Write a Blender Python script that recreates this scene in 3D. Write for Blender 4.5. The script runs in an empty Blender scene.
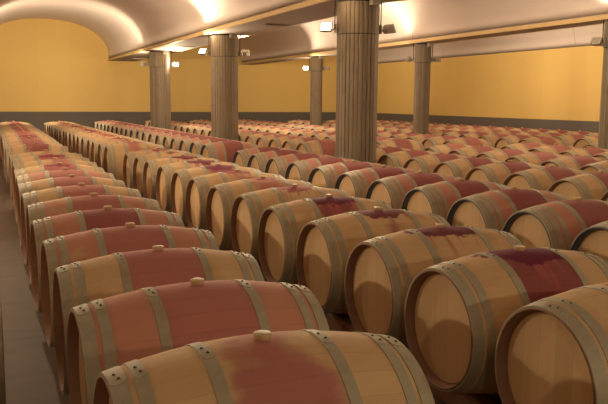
import bpy, bmesh, math, random
from mathutils import Vector, Matrix
random.seed(7)
scn = bpy.context.scene
C = scn.collection
PI = math.pi

# ------------------------------------------------------------------ measures
L, RB, RH = 0.95, 0.350, 0.288          # barrel length, bilge radius, head radius
HALF = L/2
RAIL_H = 0.10
AXIS = RAIL_H + 0.3375                    # height of a barrel's axis above the floor
CAM_Z = AXIS + 1.075
SOFFIT = 2.955
SPRING = 3.05
COL_Y0, COL_DY = 10.08, 6.5
X_RIGHT, X_LEFT, Y_BACK, Y_FRONT = 15.4, -5.6, 30.0, -3.5

def rad(x):                              # outer radius of a barrel at x along its axis
    return RB - (RB-RH)*(abs(x)/HALF)**2

# ------------------------------------------------------------------ node helpers
class N:
    def __init__(s, name):
        s.m = bpy.data.materials.new(name); s.m.use_nodes = True
        s.t = s.m.node_tree; s.t.nodes.clear()
        s.out = s.n('ShaderNodeOutputMaterial'); s.b = s.n('ShaderNodeBsdfPrincipled')
        s.l(s.b.outputs[0], s.out.inputs[0])
    def n(s, typ, **kw):
        o = s.t.nodes.new(typ)
        for k, v in kw.items(): setattr(o, k, v)
        return o
    def l(s, a, b): s.t.links.new(a, b)
    def put(s, sock, v):
        if hasattr(v, 'is_output') or isinstance(v, bpy.types.NodeSocket): s.l(v, sock)
        else: sock.default_value = v
    def math(s, op, a, b=0.0, c=0.0, clamp=False):
        o = s.n('ShaderNodeMath', operation=op, use_clamp=clamp)
        s.put(o.inputs[0], a); s.put(o.inputs[1], b); s.put(o.inputs[2], c)
        return o.outputs[0]
    def mix(s, f, a, b, mode='MIX'):
        o = s.n('ShaderNodeMix', data_type='RGBA', blend_type=mode)
        s.put(o.inputs[0], f)
        s.put(o.inputs[6], a if not isinstance(a, tuple) else (*a, 1.0))
        s.put(o.inputs[7], b if not isinstance(b, tuple) else (*b, 1.0))
        return o.outputs[2]
    def step(s, v, lo, hi):
        o = s.n('ShaderNodeMapRange', interpolation_type='SMOOTHSTEP', clamp=True)
        s.put(o.inputs[0], v); s.put(o.inputs[1], lo); s.put(o.inputs[2], hi)
        return o.outputs[0]
    def coord(s, kind='Object'): return s.n('ShaderNodeTexCoord').outputs[kind]
    def xyz(s, v):
        o = s.n('ShaderNodeSeparateXYZ'); s.l(v, o.inputs[0]); return o.outputs
    def vec(s, x, y, z):
        o = s.n('ShaderNodeCombineXYZ')
        for i, v in enumerate((x, y, z)): s.put(o.inputs[i], v)
        return o.outputs[0]
    def noise(s, v, scale, detail=3.0, rough=0.55, dist=0.0):
        o = s.n('ShaderNodeTexNoise'); s.l(v, o.inputs['Vector'])
        o.inputs['Scale'].default_value = scale; o.inputs['Detail'].default_value = detail
        o.inputs['Roughness'].default_value = rough; o.inputs['Distortion'].default_value = dist
        return o.outputs[0]
    def white(s, v):
        o = s.n('ShaderNodeTexWhiteNoise', noise_dimensions='1D'); s.put(o.inputs['W'], v); return o.outputs[0]
    def scale(s, v, k):
        o = s.n('ShaderNodeVectorMath', operation='MULTIPLY'); s.l(v, o.inputs[0]); o.inputs[1].default_value = k
        return o.outputs[0]
    def add(s, v, w):
        o = s.n('ShaderNodeVectorMath', operation='ADD'); s.l(v, o.inputs[0]); s.put(o.inputs[1], w)
        return o.outputs[0]
    def bump(s, h, strength, dist=0.01):
        o = s.n('ShaderNodeBump'); s.l(h, o.inputs['Height'])
        o.inputs['Strength'].default_value = strength; o.inputs['Distance'].default_value = dist
        s.l(o.outputs[0], s.b.inputs['Normal'])
    def done(s, col, rough=0.6, metal=0.0):
        s.put(s.b.inputs['Base Color'], (*col, 1.0) if isinstance(col, tuple) else col)
        s.put(s.b.inputs['Roughness'], rough); s.put(s.b.inputs['Metallic'], metal)
        return s.m

OAK_A, OAK_B = (0.57, 0.375, 0.20), (0.72, 0.51, 0.295)

def mat_staves():
    """oak staves; the object's colour says how far wine has soaked it:
    R middle band, G the two quarters, B splash around the bung, A how dark the wine is"""
    k = N('oak_staves')
    co = k.coord(); x, y, z = k.xyz(co)
    info = k.n('ShaderNodeObjectInfo')
    cr, cg, cb = [o for o in k.n('ShaderNodeSeparateColor').outputs]
    k.l(info.outputs['Color'], cr.node.inputs[0])
    a100 = k.math('MULTIPLY', info.outputs['Alpha'], 100.0)      # A = hundredths of darkness + a seed below them
    dark = k.math('DIVIDE', k.math('FLOOR', a100), 100.0); seed = k.math('FRACT', a100)
    ang = k.math('ARCTAN2', k.math('MULTIPLY', y, -1.0), z)       # 0 at the bung, + towards the front
    sv = k.math('MULTIPLY', ang, 26/(2*PI))
    sv = k.math('ADD', sv, 100.5)
    idx = k.math('FLOOR', sv); fr = k.math('FRACT', sv)
    tone = k.white(k.math('ADD', idx, k.math('MULTIPLY', seed, 731.0)))
    sv3 = k.add(co, k.vec(k.math('MULTIPLY', seed, 91.0), k.math('MULTIPLY', seed, 37.0), 0.0))
    grain = k.noise(k.scale(sv3, (3.0, 60.0, 60.0)), 1.0, 4.0, 0.6)
    blot = k.noise(sv3, 5.0, 3.0)
    wood = k.mix(k.math('ADD', k.math('MULTIPLY', tone, .45), k.math('MULTIPLY', grain, .5), clamp=True), OAK_A, OAK_B)
    wood = k.mix(k.step(blot, .5, .8), wood, k.mix(.5, wood, (.40, .22, .09)))
    # wine in the middle band and in the quarters
    n1 = k.noise(sv3, 3.2, 4.0, 0.6)
    n2 = k.noise(k.add(sv3, (9.0, 4.0, 2.0)), 3.6, 4.0, 0.6)
    ax = k.math('ABSOLUTE', x)
    inm = k.math('LESS_THAN', ax, 0.185)
    lean = k.math('MULTIPLY', k.math('SUBTRACT', .10, ax), 1.9)
    midm = k.step(k.math('ADD', k.math('ADD', cr, lean), k.math('MULTIPLY', k.math('SUBTRACT', n1, .5), 1.1)), .40, .66)
    midm = k.math('MULTIPLY', midm, inm)
    qm = k.step(k.math('ADD', cg, k.math('MULTIPLY', k.math('SUBTRACT', n2, .5), 1.1)), .42, .66)
    qm = k.math('MULTIPLY', qm, k.math('SUBTRACT', 1.0, inm))
    winem = k.mix(dark, (.55, .215, .195), (.225, .025, .060))
    wine_mid = k.mix(k.math('MULTIPLY', grain, .3), winem, k.mix(.5, wood, winem))
    wine_q = k.mix(.15, k.mix(k.math('MULTIPLY', dark, .12), (.55, .225, .185), winem), wood)
    col = k.mix(k.math('MULTIPLY', midm, .93), wood, wine_mid)
    col = k.mix(k.math('MULTIPLY', qm, .9), col, wine_q)
    # splash around the bung and the drips running down from it
    ra = k.math('MULTIPLY', ang, RB)
    d = k.math('SQRT', k.math('ADD', k.math('MULTIPLY', x, k.math('MULTIPLY', x, .55)), k.math('MULTIPLY', ra, ra)))
    nn = k.noise(sv3, 11.0, 4.0, 0.6)
    dd = k.math('ADD', d, k.math('MULTIPLY', k.math('SUBTRACT', nn, .5), .22))
    reach = k.math('MULTIPLY', cb, .17)
    spl = k.math('SUBTRACT', 1.0, k.step(dd, k.math('SUBTRACT', reach, .02), reach))
    spl = k.math('MULTIPLY', spl, k.math('GREATER_THAN', cb, .05))
    dn = k.noise(k.vec(k.math('ADD', k.math('MULTIPLY', x, 15.0), k.math('MULTIPLY', seed, 55.0)), k.math('MULTIPLY', ra, 1.6), 0.0), 1.0, 2.0)
    fall = k.math('SUBTRACT', 1.0, k.step(k.math('ADD', k.math('ABSOLUTE', ra), k.math('MULTIPLY', ax, .6)), k.math('MULTIPLY', cb, .18), k.math('MULTIPLY', cb, .42)))
    drip = k.math('MULTIPLY', k.math('MULTIPLY', k.step(dn, .52, .62), fall), k.math('GREATER_THAN', cb, .05))
    drip = k.math('MULTIPLY', drip, inm)
    col = k.mix(k.math('MULTIPLY', drip, .8), col, (.46, .12, .12))
    col = k.mix(k.math('MULTIPLY', spl, .9), col, k.mix(dark, (.36, .07, .095), (.14, .010, .045)))
    seam = k.math('MINIMUM', fr, k.math('SUBTRACT', 1.0, fr))
    sm = k.math('SUBTRACT', 1.0, k.step(seam, .0, .035))
    col = k.mix(k.math('MULTIPLY', sm, .13), col, (.12, .05, .02))
    k.bump(k.math('SUBTRACT', k.math('MULTIPLY', grain, .3), sm), .12, .004)
    k.b.inputs['Specular IOR Level'].default_value = .25
    return k.done(col, k.math('ADD', .66, k.math('MULTIPLY', grain, .2)))

def mat_head():
    k = N('oak_head')
    co = k.coord(); x, y, z = k.xyz(co)
    info = k.n('ShaderNodeObjectInfo'); seed = info.outputs['Random']
    sep = k.n('ShaderNodeSeparateColor'); k.l(info.outputs['Color'], sep.inputs[0])
    sv = k.math('ADD', k.math('MULTIPLY', y, 10.5), 50.3)
    idx = k.math('FLOOR', sv); fr = k.math('FRACT', sv)
    tone = k.white(k.math('ADD', idx, k.math('MULTIPLY', seed, 517.0)))
    s3 = k.add(co, k.vec(0.0, k.math('MULTIPLY', seed, 71.0), k.math('MULTIPLY', seed, 13.0)))
    grain = k.noise(k.scale(s3, (30.0, 55.0, 3.5)), 1.0, 4.0, .6, .6)
    col = k.mix(k.math('ADD', k.math('MULTIPLY', tone, .5), k.math('MULTIPLY', grain, .5), clamp=True), (.53, .335, .17), (.68, .46, .25))
    seam = k.math('MINIMUM', fr, k.math('SUBTRACT', 1.0, fr))
    sm = k.math('SUBTRACT', 1.0, k.step(seam, .0, .03))
    col = k.mix(k.math('MULTIPLY', sm, .2), col, (.16, .07, .03))
    # green chalk dab low on some heads
    dy = k.math('ADD', y, -.12); dz = k.math('ADD', z, -.03)
    d = k.math('SQRT', k.math('ADD', k.math('MULTIPLY', dy, dy), k.math('MULTIPLY', dz, dz)))
    dab = k.math('SUBTRACT', 1.0, k.step(k.math('ADD', d, k.math('MULTIPLY', k.math('SUBTRACT', k.noise(co, 30.0), .5), .06)), .03, .065))
    col = k.mix(k.math('MULTIPLY', k.math('MULTIPLY', dab, sep.outputs[0]), .85), col, (.30, .31, .035))
    k.b.inputs['Specular IOR Level'].default_value = .3
    return k.done(col, .65)

def mat_simple(name, col, rough=.6, metal=0.0, amp=.15, scale=8.0):
    k = N(name); n = k.noise(k.coord(), scale, 4.0)
    lo = tuple(c*(1-amp) for c in col); hi = tuple(min(1, c*(1+amp)) for c in col)
    return k.done(k.mix(n, lo, hi), rough, metal)

def mat_hoop():
    k = N('galvanised_hoop'); co = k.coord()
    info = k.n('ShaderNodeObjectInfo')
    s3 = k.add(co, k.vec(info.outputs['Random'], k.math('MULTIPLY', info.outputs['Random'], 33.0), 0.0))
    n = k.noise(s3, 26.0, 5.0, .65); n2 = k.noise(s3, 7.0, 3.0)
    col = k.mix(n, (.33, .295, .215), (.52, .475, .36))
    col = k.mix(k.step(n2, .55, .75), col, (.38, .31, .21))
    k.b.inputs['Specular IOR Level'].default_value = .3
    return k.done(col, k.math('ADD', .50, k.math('MULTIPLY', n, .2)), .2)

def mat_concrete():
    k = N('board_marked_concrete'); co = k.coord(); x, y, z = k.xyz(co)
    ang = k.math('ARCTAN2', y, x)
    idx = k.math('FLOOR', k.math('ADD', k.math('MULTIPLY', ang, 30/(2*PI)), 60.5))
    info = k.n('ShaderNodeObjectInfo')
    tone = k.white(k.math('ADD', idx, k.math('MULTIPLY', info.outputs['Random'], 99.0)))
    st = k.noise(k.scale(co, (26.0, 26.0, 1.6)), 1.0, 5.0, .65)
    bl = k.noise(co, 3.5, 4.0)
    f = k.math('ADD', k.math('MULTIPLY', tone, .3), k.math('MULTIPLY', st, .75), clamp=True)
    col = k.mix(f, (.145, .112, .078), (.41, .345, .255))
    col = k.mix(k.math('MULTIPLY', k.step(bl, .5, .75), .5), col, (.20, .15, .105))
    k.bump(st, .25, .01)
    return k.done(col, .85)

def mat_vault():
    k = N('vault_plaster'); co = k.coord(); x, y, z = k.xyz(co)
    n = k.noise(co, .7, 3.0)
    col = k.mix(n, (.70, .615, .575), (.77, .68, .635))
    ym = k.math('ABSOLUTE', k.math('SUBTRACT', k.math('MODULO', k.math('ADD', y, -COL_Y0 - .12 + 6.5*4 + 3.25), 6.5), 3.25))
    ln = k.math('LESS_THAN', ym, .012)
    return k.done(k.mix(k.math('MULTIPLY', ln, .45), col, (.25, .17, .12)), .8)

def mat_yellow():
    k = N('ochre_wall_paint'); co = k.coord(); x, y, z = k.xyz(co)
    n = k.noise(co, .5, 3.0)
    lane = k.white(k.math('FLOOR', k.math('MULTIPLY', k.math('ADD', k.math('ADD', x, y), 40.0), .9)))
    f = k.math('ADD', k.math('MULTIPLY', n, .6), k.math('MULTIPLY', lane, .35), clamp=True)
    return k.done(k.mix(f, (.71, .49, .16), (.78, .55, .185)), .75)

def mat_floor():
    k = N('concrete_floor'); co = k.coord()
    n = k.noise(co, 3.0, 6.0, .65); n2 = k.noise(k.scale(co, (2.0, 9.0, 1.0)), 1.0, 4.0)
    col = k.mix(n, (.095, .060, .042), (.175, .118, .082))
    col = k.mix(k.step(n2, .5, .8), col, (.09, .058, .04))
    k.bump(n, .2, .01)
    return k.done(col, .7)

def mat_emit(name, col, strength):
    k = N(name); k.b.inputs['Emission Color'].default_value = (*col, 1)
    k.b.inputs['Emission Strength'].default_value = strength
    return k.done((.9, .85, .75), .3)

M = dict(staves=mat_staves(), head=mat_head(), hoop=mat_hoop(),
    chime=mat_simple('chime_end_grain', (.25, .13, .08), .75, amp=.3, scale=14),
    chime_dark=mat_simple('dark_painted_chime', (.065, .070, .095), .6, amp=.3),
    croze=mat_simple('blue_grey_chime', (.135, .150, .175), .6, amp=.15),
    bung=mat_simple('cream_silicone', (.57, .40, .215), .5, amp=.08),
    rivet=mat_simple('rivet_steel', (.10, .075, .05), .5, .6),
    rail=mat_simple('rail_timber', (.30, .155, .085), .75, amp=.35, scale=5),
    concrete=mat_concrete(), vault=mat_vault(), yellow=mat_yellow(), floor=mat_floor(),
    band=mat_simple('slate_grey_paint', (.13, .112, .10), .75, amp=.12, scale=2),
    beam=mat_simple('beam_plaster', (.42, .35, .295), .8, amp=.06, scale=2),
    lip=mat_simple('beam_edge_trim', (.62, .44, .20), .55, amp=.08, scale=3),
    frontwall=mat_simple('pale_plaster', (.50, .40, .30), .85, amp=.06, scale=2),
    housing=mat_simple('lamp_housing_grey', (.46, .42, .36), .45, .2, amp=.1),
    black=mat_simple('black_plastic', (.03, .027, .025), .6),
    lens=mat_emit('lit_lamp_glass', (1.0, .86, .62), 14.0),
    lens_off=mat_simple('lamp_glass', (.30, .27, .22), .15, amp=.05),
    vent=mat_simple('vent_steel', (.16, .13, .10), .5, .5),
    vent_lit=mat_simple('vent_painted_lit', (.75, .70, .62), .5))  # white tone stands in for light on the far vent

# ------------------------------------------------------------------ mesh helpers
def mesh_of(name, bm, mats, smooth=False):
    me = bpy.data.meshes.new(name)
    bmesh.ops.recalc_face_normals(bm, faces=bm.faces)
    bm.to_mesh(me); bm.free()
    for m in mats: me.materials.append(m)
    if smooth:
        for p in me.polygons: p.use_smooth = True
        try: me.set_sharp_from_angle(angle=math.radians(32))
        except Exception: pass
    return me

def link(name, me, parent=None, loc=(0, 0, 0), rot=(0, 0, 0)):
    o = bpy.data.objects.new(name, me); C.objects.link(o)
    o.location = loc; o.rotation_euler = rot
    if parent: o.parent = parent
    return o

def tag(o, label=None, cat=None, group=None, kind=None):
    if label: o['label'] = label
    if cat: o['category'] = cat
    if group: o['group'] = group
    if kind: o['kind'] = kind
    return o

def empty(name, loc, rz=0.0):
    o = bpy.data.objects.new(name, None); C.objects.link(o)
    o.location = loc; o.rotation_euler = (0, 0, rz); o.empty_display_size = .1
    return o

def add_box(bm, lo, hi, mi=0, mat=None):
    vs = [bm.verts.new((x, y, z)) for x in (lo[0], hi[0]) for y in (lo[1], hi[1]) for z in (lo[2], hi[2])]
    if mat is not None:
        for v in vs: v.co = mat @ v.co
    for f in ((0,1,3,2),(4,6,7,5),(0,4,5,1),(2,3,7,6),(0,2,6,4),(1,5,7,3)):
        fc = bm.faces.new([vs[i] for i in f]); fc.material_index = mi
    return vs

def box_mesh(name, lo, hi, mat, bevel=0.0):
    bm = bmesh.new(); add_box(bm, lo, hi)
    if bevel: bmesh.ops.bevel(bm, geom=bm.edges[:], offset=bevel, segments=2, affect='EDGES', profile=.5)
    return mesh_of(name, bm, [mat])

def lathe(bm, prof, seg, mi=0, closed=False, axis='x', mats=None):
    """rings of prof = (position along the axis, radius) around the axis"""
    rings = []
    for a, r in prof:
        ring = []
        for i in range(seg):
            t = 2*PI*i/seg
            ring.append(bm.verts.new((a, -r*math.sin(t), r*math.cos(t)) if axis == 'x' else (r*math.cos(t), r*math.sin(t), a)))
        rings.append(ring)
    n = len(rings)
    for j in range(n if closed else n-1):
        A, B = rings[j], rings[(j+1) % n]
        for i in range(seg):
            f = bm.faces.new((A[i], A[(i+1) % seg], B[(i+1) % seg], B[i]))
            f.material_index = mats[j] if mats else mi
    return rings

# ------------------------------------------------------------------ the barrel
def body_mesh(name, chime, inner):
    bm = bmesh.new()
    xs = [-.470 + .94*i/20 for i in range(21)]
    prof = [(-.424, .264), (-.464, .271), (-HALF, RH-.010)] + [(x, rad(x)) for x in xs] + [(HALF, RH-.010), (.464, .271), (.424, .264)]
    mats = [1, 1, 0] + [0]*20 + [0, 1, 1]
    mats[2] = 1; mats[-3] = 1
    mats[0] = mats[-1] = 2
    lathe(bm, prof, 64, mats=mats)
    return mesh_of(name, bm, [M['staves'], chime, inner], True)

def head_mesh(sgn):
    bm = bmesh.new()
    prof = [(sgn*.426, .266), (sgn*.432, .258), (sgn*.433, .15), (sgn*.433, .002)]
    back = [(sgn*.412, .002), (sgn*.412, .266)]
    lathe(bm, prof + back, 48, closed=True)
    return mesh_of('head', bm, [M['head']], True)

def hoop_mesh(c, w):
    bm = bmesh.new(); x0, x1 = c-w/2, c+w/2; t = .0032
    prof = [(x0, rad(x0)-.002), (x0, rad(x0)+t), (c, rad(c)+t), (x1, rad(x1)+t), (x1, rad(x1)-.002)]
    lathe(bm, prof, 64, closed=True)
    # the lap where the two ends of the strip are riveted together
    n = 8; a0, a1 = -.12, .22
    rows = []
    for i in range(n+1):
        a = a0 + (a1-a0)*i/n
        sh = .010 if i in (0, n) else 0.0           # clipped corners
        row = []
        for x, tt in ((x0+.001+sh, t-.001), (x0+.002+sh, t+.0018), (x1-.002-sh, t+.0018), (x1-.001-sh, t-.001)):
            r = rad(x)+tt; row.append(bm.verts.new((x, -r*math.sin(a), r*math.cos(a))))
        rows.append(row)
    for A, B in zip(rows, rows[1:]):
        for i in range(3): bm.faces.new((A[i], A[i+1], B[i+1], B[i]))
    bm.faces.new(rows[0]); bm.faces.new(rows[-1][::-1])
    return mesh_of('hoop', bm, [M['hoop']], True)

def bung_mesh():
    bm = bmesh.new()
    lathe(bm, [(.0, .0005), (.0, .0225), (.008, .0265), (.018, .0285), (.0225, .0270), (.0245, .022), (.0245, .0005)], 24, axis='z')
    return mesh_of('bung', bm, [M['bung']], True)

def rivet_mesh():
    bm = bmesh.new()
    lathe(bm, [(0, .0054), (.0022, .0048), (.0038, .003), (.0041, .0003)], 10, axis='z')
    return mesh_of('rivet', bm, [M['rivet']], True)

ME = dict(body=body_mesh('body', M['chime'], M['chime']), body_dark=body_mesh('body_dark', M['chime_dark'], M['croze']),
          head_l=head_mesh(-1), head_r=head_mesh(1), bung=bung_mesh(), rivet=rivet_mesh())
SIX = [(.447, .050), (.386, .040), (.190, .040)]
EIGHT = [(.449, .046), (.399, .040), (.340, .038), (.190, .040)]
HOOPS = {}
for spec in SIX + EIGHT:
    for s in (-1, 1):
        if (s*spec[0], spec[1]) not in HOOPS: HOOPS[(s*spec[0], spec[1])] = hoop_mesh(s*spec[0], spec[1])

def new_barrel(kind, rivets):
    root = empty('barrel', (0, 0, 0))
    up = (0, 0, RB)
    link('body', ME['body_dark' if kind == 'dark' else 'body'], root, up)
    link('head', ME['head_l'], root, up); link('head', ME['head_r'], root, up)
    for c, w in (EIGHT if kind == 'dark' else SIX):
        for s in (-1, 1):
            h = link('hoop', HOOPS[(s*c, w)], root, up)
            if rivets:
                for j, a in enumerate((.015, .125)):
                    x = s*c + (.004 if j else -.004)
                    r = rad(x) + .0048
                    link('rivet', ME['rivet'], h, (x, -r*math.sin(a), r*math.cos(a)), (a, 0, 0))
    link('bung', ME['bung'], root, (0, 0, RB + RB - .004))
    return root

def kids(o): return [c for c in ALLKIDS.get(o.name, [])]
ALLKIDS = {}
def index_kids(root):
    for o in [x for x in C.objects if x.parent]:
        ALLKIDS.setdefault(o.parent.name, [])
        if o not in ALLKIDS[o.parent.name]: ALLKIDS[o.parent.name].append(o)

def copy_thing(root):
    r = root.copy(); C.objects.link(r); made = []
    for ch in kids(root):
        c = ch.copy(); C.objects.link(c); c.parent = r; made.append(c)
        for g in kids(ch):
            d = g.copy(); C.objects.link(d); d.parent = c
    return r, made

# ------------------------------------------------------------------ rows of barrels
ORD = ['first', 'second', 'third', 'fourth', 'fifth', 'sixth', 'seventh', 'eighth', 'ninth', 'tenth', 'eleventh', 'twelfth',
       'thirteenth', 'fourteenth', 'fifteenth', 'sixteenth', 'seventeenth', 'eighteenth', 'nineteenth', 'twentieth', 'twenty-first']
DY = .7425
NEAR_LAST, FAR_FIRST = 11.06, 12.93
ROWS = [  # bung x, nearest barrel in view (front block), first in view of the back block, number in the back block
    ('A', .786, 2.105, 18), ('B', 2.454, 2.21, 18), ('C', 4.137, 3.63, 19), ('D', 6.004, 5.283, 20),
    ('E', 7.58, 6.60, 20), ('F', 9.22, 8.10, 20), ('G', 11.15, 9.62, 19), ('H', 12.72, 11.06, 19), ('I', 14.28, 99, 18)]
rng = random.Random(21)
U = rng.uniform

def look_of(row, block, i):
    """stain levels and the words for them"""
    if row == 'A' and block == 0:
        t = {0: (.57, .02, 0, .36), 1: (1, 1, 0, .28), 2: (.95, .28, 0, .30), 3: (1, .72, 0, .35), 4: (1, .85, 0, .8), 5: (1, .45, 0, .35),
             6: (.9, .38, 0, .3), 7: (.95, .18, 0, .35), 8: (1, .6, 0, .35), 9: (.85, .25, .8, .6), 10: (.6, .1, 0, .3), 11: (.7, .1, .8, .5), 12: (.5, .3, 0, .3)}
        return t[i]
    if row == 'A': return (U(.6, 1), U(.1, .65), U(0, .6), U(.3, .8))
    if row == 'B' and block == 0:
        t = {0: (.28, .12, .45, .5), 1: (.86, .16, 1.0, 1.0), 2: (.10, .05, 1.0, 1.0), 3: (.25, .12, .95, .85), 4: (.7, .1, 1.0, 1.0),
             5: (.30, .15, .9, .1), 6: (.62, .2, .5, .1), 7: (.42, .1, .7, .2), 8: (.55, .1, 1.0, .8), 9: (.3, .1, 1.0, 1.0), 10: (.4, .1, .9, .8),
             11: (.2, .1, .5, .4), 12: (.3, .1, .7, .4)}
        return t[i]
    if row == 'B': return (U(.2, .55), U(.05, .35), U(.3, .9), U(.1, .7))
    if row == 'C': return (1, U(.85, 1) if block == 0 else U(.6, .9), 0, U(.72, .95))
    if row == 'D': return (1, U(.15, .45), 0, U(.5, .8)) if block == 0 else (U(.8, 1), U(.1, .4), 0, U(.2, .6))
    if row == 'I': return (1, U(.2, .5), 0, U(.55, .9))
    return (U(.75, 1), U(.05, .4), 0, U(.25, .75))

def words(st, row):
    r, g, b, a = st
    if b > .75: return 'oak barrel with dark wine splash round the bung' if a > .5 else 'oak barrel with pink wine drips at the bung'
    if r >= .75 and g >= .7: return 'oak barrel stained crimson' if a > .5 else 'oak barrel stained brick red'
    if r >= .7: return 'oak barrel with crimson middle' if a > .5 else 'oak barrel with brick-red middle'
    return 'pale oak barrel with patchy wine stains'

SPECIAL = {
    ('A', 0, 0): 'pale oak barrel with a red stain below the bung, nearest at the bottom edge',
    ('A', 0, 1): 'wholly brick-red barrel, second from the front in the row beside the narrow aisle',
    ('A', 0, 2): 'red-middled barrel with natural oak ends, third from the front beside the narrow aisle',
    ('A', 0, 4): 'deep crimson barrel, fifth from the front in the row beside the narrow aisle',
    ('B', 0, 0): 'pale oak barrel in the bottom right corner showing its round head',
    ('B', 0, 1): 'oak barrel with a big purple wine stain across its middle, second in second row',
    ('B', 0, 2): 'oak barrel with star-shaped purple splash and two drips, third in second row',
    ('B', 0, 3): 'oak barrel with pink runs below a wine splash, fourth in second row'}

def ordrow(k):
    return ['first row', 'second row', 'third row', 'fourth row', 'fifth row', 'sixth row', 'seventh row', 'eighth row', 'ninth row'][k]

SEEDS = {('A', 0, 0): .35, ('B', 0, 1): .2, ('B', 0, 2): .6, ('B', 0, 3): .8}
def drift(rn, y):                         # the first row is not laid quite straight
    if rn != 'A': return 0.0
    return max(0, y-6)*.02 if y < 12 else .09 + (y-12.9)*.017

PROTO = {k: None for k in ('std0', 'std1', 'dark0')}
GROUPS = ('front block barrels', 'back block barrels')
n_barrels = 0
rail_spans = []
for ri, (rn, bx, near0, nfar) in enumerate(ROWS):
    for block in (0, 1):
        ys = []
        if block == 0 and near0 < 50:
            y = near0; last = 11.24 if rn == 'D' else NEAR_LAST
            n = round((last-near0)/DY); step = (last-near0)/n if n else DY
            ys = [near0 + step*i for i in range(n+1)]
        elif block == 1:
            first = FAR_FIRST
            k0 = {'I': 2, 'H': 0}.get(rn, 0)
            ys = [first + DY*k for k in range(k0, nfar)]
        if not ys: continue
        rail_spans.append((ri, rn, bx, block, ys[0]-.5, ys[-1]+.5))
        for i, y in enumerate(ys):
            kind = 'dark' if rn in 'CI' else 'std'
            rv = 1 if (kind == 'std' and block == 0 and ((rn == 'A' and i < 6) or (rn == 'B' and i < 5))) else 0
            key = f'{kind}{rv}'
            if PROTO[key] is None:
                r = new_barrel(kind, rv); index_kids(r); PROTO[key] = r; made = kids(r)
            else:
                r, made = copy_thing(PROTO[key])
            r.location = (bx + drift(rn, y) + U(-.012, .012), y + U(-.014, .014), AXIS - RB)
            r.rotation_euler = (0, 0, U(-.012, .012))
            st = look_of(rn, block, i)
            for c in made:
                if c.name.startswith('body'): c.color = (st[0], st[1], st[2], (math.floor(st[3]*100) + .03 + .94*SEEDS.get((rn, block, i), U(0, 1)))/100)
                elif c.name.startswith('head'): c.color = (1 if (rn == 'C' and block == 0 and i != 4) else 0, 0, 0, 1)
            if (rn, block, i) in SPECIAL: lab = SPECIAL[(rn, block, i)]
            elif rn in 'AB' and block == 0: lab = f'{words(st, rn)}, {ORD[i]} from front in {ordrow(ri)}'
            elif block == 0: lab = f'{words(st, rn)}, {ORD[i]} in view in {ordrow(ri)}, front block'
            else: lab = f'{words(st, rn)}, {ORD[i]} in {ordrow(ri)}, back block'
            tag(r, lab, 'barrel', GROUPS[block])
            n_barrels += 1

# the row across the narrow aisle, cut by the left edge
for i, y in enumerate((3.50,)):
    r, made = copy_thing(PROTO['std0'])
    r.location = (.064-HALF, y, AXIS-RB); r.rotation_euler = (0, 0, 0)
    for c in made:
        if c.name.startswith('body'): c.color = (.4, .2, 0, .305)
    tag(r, 'sliver of a barrel end cut off by the left edge, across the narrow aisle', 'barrel')
rail_spans.append((-1, 'Z', .064-HALF, 0, 3.0, 4.0))

# timber rails the barrels lie on
for ri, rn, bx, block, y0, y1 in rail_spans:
    for s, w in ((-1, 'left'), (1, 'right')):
        bm = bmesh.new()
        # top edge is hollowed by a shallow chamfer towards the barrel
        h = RAIL_H
        pts = [(-.045, 0), (.045, 0), (.045, h-.012), (.033, h), (-.033, h), (-.045, h-.012)]
        cuts = [y0, 6.0, y1] if (rn == 'A' and block == 0) else [y0, y1]
        secs = [[bm.verts.new((px + drift(rn, yc), yc-y0, pz)) for px, pz in pts] for yc in cuts]
        for A, B in zip(secs, secs[1:]):
            for i in range(6): bm.faces.new((A[i], A[(i+1) % 6], B[(i+1) % 6], B[i]))
        bm.faces.new(secs[0]); bm.faces.new(secs[-1][::-1])
        o = link('rail', mesh_of('rail', bm, [M['rail']]), None, (bx + s*.285, y0, 0))
        where = 'the row across the narrow aisle' if ri < 0 else f'{ordrow(ri)} of the {"front" if block == 0 else "back"} block'
        tag(o, f'brown timber rail under the {w} ends of barrels in {where}', 'rail', 'timber rails under the barrels')

# ------------------------------------------------------------------ the room
def struct(name, me, loc=(0, 0, 0)):
    return tag(link(name, me, None, loc), kind='structure')

struct('floor', box_mesh('floor', (X_LEFT-.3, Y_FRONT-.3, -.2), (X_RIGHT+.3, Y_BACK+.3, 0), M['floor']))
struct('wall_back', box_mesh('wall_back', (X_LEFT-.3, Y_BACK, 0), (X_RIGHT+.3, Y_BACK+.3, 4.9), M['yellow']))
struct('wall_right', box_mesh('wall_right', (X_RIGHT, Y_FRONT-.3, 0), (X_RIGHT+.3, Y_BACK, 3.2), M['yellow']))
struct('wall_left', box_mesh('wall_left', (X_LEFT-.3, Y_FRONT-.3, 0), (X_LEFT, Y_BACK, 3.2), M['yellow']))
struct('wall_front', box_mesh('wall_front', (X_LEFT, Y_FRONT-.3, 0), (X_RIGHT, Y_FRONT, 4.9), M['frontwall']))
struct('baseboard_back', box_mesh('baseboard_back', (X_LEFT, Y_BACK-.012, 0), (X_RIGHT, Y_BACK, 1.02), M['band']))
struct('baseboard_right', box_mesh('baseboard_right', (X_RIGHT-.012, Y_FRONT, 0), (X_RIGHT, Y_BACK-.012, 1.02), M['band']))

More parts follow.
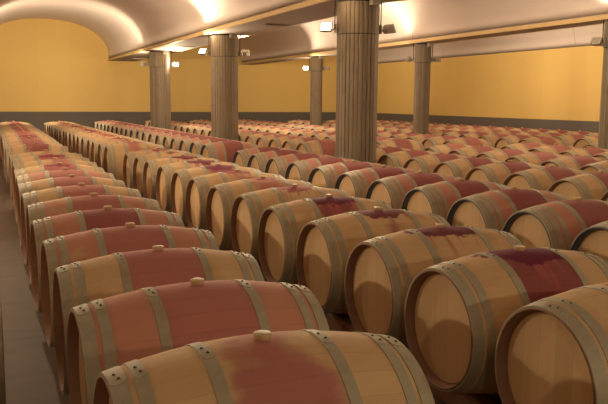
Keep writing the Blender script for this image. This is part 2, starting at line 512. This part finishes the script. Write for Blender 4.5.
def vault(x0, x1, zs=SPRING, rise=1.37, n=40, ex=2.25):
    bm = bmesh.new(); cx = (x0+x1)/2; a = (x1-x0)/2
    pts = [(x0, zs)]
    for i in range(1, n):
        t = PI*(1-i/n); c, s = math.cos(t), math.sin(t)
        pts.append((cx + a*math.copysign(abs(c)**(2/ex), c), zs + rise*abs(s)**(2/ex)))
    pts.append((x1, zs))
    loop = pts + [(x1, 4.9), (x0, 4.9)]
    y0, y1 = Y_FRONT, Y_BACK
    A = [bm.verts.new((x, y0, z)) for x, z in loop]; B = [bm.verts.new((x, y1, z)) for x, z in loop]
    m = len(loop)
    for i in range(m):
        f = bm.faces.new((A[i], A[(i+1) % m], B[(i+1) % m], B[i])); f.smooth = i < n
    me = bpy.data.meshes.new('ceiling'); bmesh.ops.recalc_face_normals(bm, faces=bm.faces); bm.to_mesh(me); bm.free()
    me.materials.append(M['vault'])
    return me

BEAMS = [(-5.6, -5.1), (-.28, .20), (4.80, 5.74), (10.16, 10.66)]
VAULTS = [(-5.1, -.28), (.20, 4.80), (5.74, 10.16), (10.66, 15.4)]
for x0, x1 in VAULTS: struct('ceiling', vault(x0, x1))
for x0, x1 in BEAMS:
    struct('beam', box_mesh('beam', (x0, Y_FRONT, SOFFIT), (x1, Y_BACK, 4.9), M['beam']))
ti = 1
for x0, x1 in BEAMS[1:]:
    for s, xx in ((-1, x0), (1, x1)):
        lo, hi = (xx-.045, xx+.002) if s < 0 else (xx-.002, xx+.045)
        struct(f'trim_{ti}', box_mesh('trim', (lo, Y_FRONT, SOFFIT-.002), (hi, Y_BACK, SPRING-.02), M['lip'])); ti += 1

# ------------------------------------------------------------------ columns
def shaft_mesh(name, R, z0, z1, boards=30, groove=.013):
    bm = bmesh.new(); rn = random.Random(int(R*1000)+int(z0*10)); offs = [rn.uniform(-.003, .003) for _ in range(boards)]
    ring0, ring1 = [], []
    for b in range(boards):
        a0 = 2*PI*b/boards; da = 2*PI/boards
        for t, r in ((.0, R-groove), (.14, R+offs[b]), (.5, R+.0015+offs[b]), (.86, R+offs[b])):
            a = a0 + da*t - PI/boards
            ring0.append(bm.verts.new((r*math.cos(a), r*math.sin(a), z0))); ring1.append(bm.verts.new((r*math.cos(a), r*math.sin(a), z1)))
    n = len(ring0)
    for i in range(n): bm.faces.new((ring0[i], ring0[(i+1) % n], ring1[(i+1) % n], ring1[i]))
    bm.faces.new(ring0); bm.faces.new(ring1[::-1])
    return mesh_of(name, bm, [M['concrete']])

JOINT = 2.47
def column(x, y, R, label):
    t = empty('column', (x, y, 0)); tag(t, label, 'column', 'concrete columns under the beams', 'thing')
    link('shaft', shaft_mesh('shaft', R, 0, JOINT-.006), t)
    bm = bmesh.new(); lathe(bm, [(JOINT-.012, R-.004), (JOINT-.012, R-.016), (JOINT+.012, R-.016), (JOINT+.012, R-.004)], 48, axis='z', closed=True)
    link('joint', mesh_of('joint', bm, [M['black']], True), t)
    link('shaft_top', shaft_mesh('shaft_top', R+.006, JOINT+.006, SOFFIT-.035), t)
    bm = bmesh.new(); lathe(bm, [(SOFFIT-.035, .001), (SOFFIT-.035, R-.02), (SOFFIT, R-.02), (SOFFIT, .001)], 40, axis='z')
    link('bearing_plate', mesh_of('bearing_plate', bm, [M['black']], True), t)
    # small grey electrical box under the beam
    return t

COLS = {}
for nm, x, k, R, lab in (
    (3, 5.2, 0, .305, 'thickest concrete column standing among the barrels near the middle of the hall'),
    (2, 5.2, 1, .305, 'broad concrete column behind the third row, second along the wide beam'),
    (1, 5.2, 2, .305, 'farthest column of the wide beam, with the glaring lamp on its right'),
    (6, 10.32, 0, .195, 'slim column cut by the right edge of the picture'),
    (5, 10.4, 1, .195, 'slim column standing clear before the yellow right wall'),
    (4, 10.4, 2, .195, 'slim far column with a lit lamp, just left of the thickest column')):
    cy = COL_Y0 + COL_DY*k + (.12 if nm == 6 else 0)
    column(x, cy, R, lab); COLS[nm] = (x, cy, R)
    jx, jy = x + R*.25, cy - R - .066
    jb = link('junction_box', box_mesh('junction_box', (-.07, -.05, -.045), (.07, .05, .045), M['housing'], .006), None, (jx, jy, SOFFIT-.047))  # junction box hung under the beam
    tag(jb, {3: 'grey electrical box at the top of the thickest column', 2: 'grey electrical box atop the broad second column of the wide beam',
             1: 'grey electrical box atop the far column with the glaring lamp', 6: 'grey electrical box atop the slim column at the right edge',
             5: 'grey electrical box atop the slim column before the right wall', 4: 'grey electrical box atop the slim far column left of the thickest'}[nm],
        'electrical box', 'electrical boxes at the column tops')

# ------------------------------------------------------------------ floodlights
LAMP_COL = (1.0, .79, .52)
def spot(loc, d, watts, size=165, radius=.07, blend=1.0, name='flood_beam'):
    ld = bpy.data.lights.new(name, 'SPOT'); ld.energy = watts; ld.color = LAMP_COL
    ld.spot_size = math.radians(size); ld.spot_blend = blend; ld.shadow_soft_size = radius
    o = bpy.data.objects.new(name, ld); C.objects.link(o); o.location = loc
    o.rotation_euler = Vector(d).to_track_quat('-Z', 'Y').to_euler()
    return o

def floodlight(col, side, d, lit, watts, label, z=2.56, size=165):
    x, y, R = COLS[col]; d = Vector(d).normalized()
    px = x + side*(R+.16); py = y - side*.08
    t = empty('spotlight', (px, py, z)); tag(t, label, 'lamp', 'spotlights on the columns')
    q = d.to_track_quat('Z', 'Y').to_matrix().to_4x4()
    bm = bmesh.new()
    # tapered housing, wide at the glass
    f = [(-.088, -.068), (.088, -.068), (.088, .068), (-.088, .068)]
    A = [bm.verts.new((a, b, .05)) for a, b in f]; B = [bm.verts.new((a*.96, b*.96, .01)) for a, b in f]; D = [bm.verts.new((a*.55, b*.55, -.07)) for a, b in f]
    for P, Q in ((A, B), (B, D)):
        for i in range(4): bm.faces.new((P[i], P[(i+1) % 4], Q[(i+1) % 4], Q[i]))
    bm.faces.new(D)
    In = [bm.verts.new((a*.86, b*.86, .05)) for a, b in f]; In2 = [bm.verts.new((a*.86, b*.86, .036)) for a, b in f]
    for i in range(4):
        bm.faces.new((A[i], A[(i+1) % 4], In[(i+1) % 4], In[i])); bm.faces.new((In[i], In[(i+1) % 4], In2[(i+1) % 4], In2[i]))
    bm.transform(q)
    link('housing', mesh_of('housing', bm, [M['housing']]), t)
    bm = bmesh.new(); add_box(bm, (-.0755, -.058, .034), (.0755, .058, .040)); bm.transform(q)
    ln = link('glass', mesh_of('glass', bm, [M['lens' if lit else 'lens_off']]), t)
    if lit: ln['label'] = 'glowing lamp glass'
    bm = bmesh.new()
    add_box(bm, (-.02 if side > 0 else .0, -.012, -.012), (.0 if side > 0 else .02, .012, .012))
    x0, x1 = (-(.145), -.03) if side > 0 else (.03, .145)
    add_box(bm, (x0, -.018, -.03), (x1, .018, -.012)); 
    xa = -.147 if side > 0 else .135
    add_box(bm, (xa, -.05, -.07), (xa+.012, .05, .06))
    link('bracket', mesh_of('bracket', bm, [M['housing']]), t)
    bm = bmesh.new(); xc = -.128 if side > 0 else .128
    add_box(bm, (xc-.006, -.006, -.012), (xc+.006, .006, SOFFIT-z))
    link('cable', mesh_of('cable', bm, [M['black']]), t)
    spot(Vector((px, py, z)) + d*.065, d, watts, size)

E = 1.05
floodlight(3, -1, (-.62, -.72, .35), True, 420*E, 'lit spotlight on the left side of the thickest column')
floodlight(3, 1, (.93, .30, .45), False, 330*E, 'grey spotlight turned away on the right side of the thickest column')
floodlight(2, -1, (-.62, -.60, .60), True, 540*E, 'lit spotlight left of the broad second column of the wide beam')
floodlight(2, 1, (.60, .75, .30), False, 500*E, 'grey spotlight right of the broad second column of the wide beam')
floodlight(1, -1, (-.50, .85, .15), False, 460*E, 'grey spotlight left of the far column of the wide beam')
floodlight(1, 1, (-.20, -1.0, .10), True, 360*E, 'glaring lit spotlight on the right of the far column')
floodlight(4, -1, (-.45, -.88, .15), True, 380*E, 'lit spotlight left of the slim far column')
floodlight(4, 1, (.35, .90, .32), False, 420*E, 'small grey spotlight right of the slim far column')
floodlight(5, -1, (-.90, .30, .50), False, 380*E, 'grey spotlight left of the slim column before the right wall')
floodlight(5, 1, (.93, .25, .40), False, 420*E, 'grey spotlight right of the slim column before the right wall')
floodlight(6, -1, (-.85, -.30, .50), False, 320*E, 'grey spotlight left of the slim column at the right edge')
# lights only: lamps on columns outside the picture, then an added front pair
for x, y, d, w in ((10.7, 10.1, (.9, .2, .5), 420), (5.65, 3.58, (.9, .3, .7), 160), (10.0, 3.58, (-.9, .2, .7), 140), (10.8, 3.58, (.9, .4, .5), 300),
                   (.12, 10.08, (.35, -.80, .12), 210), (.45, 16.58, (.55, .2, .85), 430), (.45, 23.08, (.45, .9, .08), 420),
                   (-4.9, 3.2, (1, .10, .10), 75), (-4.9, 9.8, (1, -.12, .05), 680), (-4.9, 16.3, (1, -.1, .05), 420),
                   (4.6, -2.9, (-.55, .85, -.05), 215), (-.4, -2.9, (.15, 1, -.05), 60)):  # unseen pair behind the camera, added to brighten the near barrels
    spot((x, y, 2.56), d, w*E)
# small uplights sitting on the beam ledge by the columns, grazing the vault
for x, y, d, w in ((4.56, 16.75, (-.9, -.15, 1), 90), (4.66, 10.2, (-.45, .1, 1), 40), (10.02, 16.9, (-.5, -.25, 1), 22), (10.02, 10.3, (-.5, 0, 1), 30)):
    spot((x, y, 3.10), d, w*E, 150, .03, 1.0, 'ledge_uplight')

# ------------------------------------------------------------------ vents in the wide beam's underside
def vent(x, y, white, label):
    t = empty('air_vent', (x, y, SOFFIT)); tag(t, label, 'vent', 'vents in the wide beam')
    bm = bmesh.new(); w, h = .24, .085
    for lo, hi in (((-w, -h, -.012), (w, -h+.016, 0)), ((-w, h-.016, -.012), (w, h, 0)), ((-w, -h+.016, -.012), (-w+.016, h-.016, 0)), ((w-.016, -h+.016, -.012), (w, h-.016, 0))):
        add_box(bm, lo, hi)
    m = M['vent_lit' if white else 'vent']
    link('frame', mesh_of('frame', bm, [m]), t)
    bm = bmesh.new()
    for i in range(5):
        yy = -.056 + .028*i
        add_box(bm, (-w+.016, yy-.006, -.009), (w-.016, yy+.006, -.002))
    link('slats', mesh_of('slats', bm, [m]), t)
vent(5.40, 13.88, False, 'dark slotted vent in the beam between the two nearest columns')
vent(5.40, 20.65, False, 'dark slotted vent in the beam beyond the broad second column')
vent(5.50, 27.70, True, 'small vent, light on it painted white, in the beam by the back wall')

# ------------------------------------------------------------------ camera
F, YAW, PITCH, ROLL = 756.62, math.radians(23.406), 7.641*PI/180, .478*PI/180
fw = Vector((math.sin(YAW)*math.cos(PITCH), math.cos(YAW)*math.cos(PITCH), -math.sin(PITCH)))
r0 = Vector((math.cos(YAW), -math.sin(YAW), 0)); u0 = r0.cross(fw)
r = math.cos(ROLL)*r0 + math.sin(ROLL)*u0; u = -math.sin(ROLL)*r0 + math.cos(ROLL)*u0
cd = bpy.data.cameras.new('camera'); cam = bpy.data.objects.new('camera', cd); C.objects.link(cam)
cd.sensor_fit = 'HORIZONTAL'; cd.sensor_width = 36.0; cd.lens = 36.0*F/608; cd.clip_end = 200
mw = Matrix((r, u, -fw)).transposed().to_4x4(); mw.translation = Vector((0, 0, CAM_Z))
cam.matrix_world = mw
scn.camera = cam

w = bpy.data.worlds.new('world'); scn.world = w; w.use_nodes = True
w.node_tree.nodes['Background'].inputs[0].default_value = (0, 0, 0, 1)
vs = scn.view_settings
vs.view_transform = 'Standard'; vs.look = 'None'; vs.exposure = 0.14; vs.gamma = 1.0; vs.use_curve_mapping = False
scn.cycles.use_denoising = True
scn.cycles.max_bounces = 8; scn.cycles.diffuse_bounces = 5; scn.cycles.sample_clamp_indirect = 6.0
print('barrels', n_barrels)
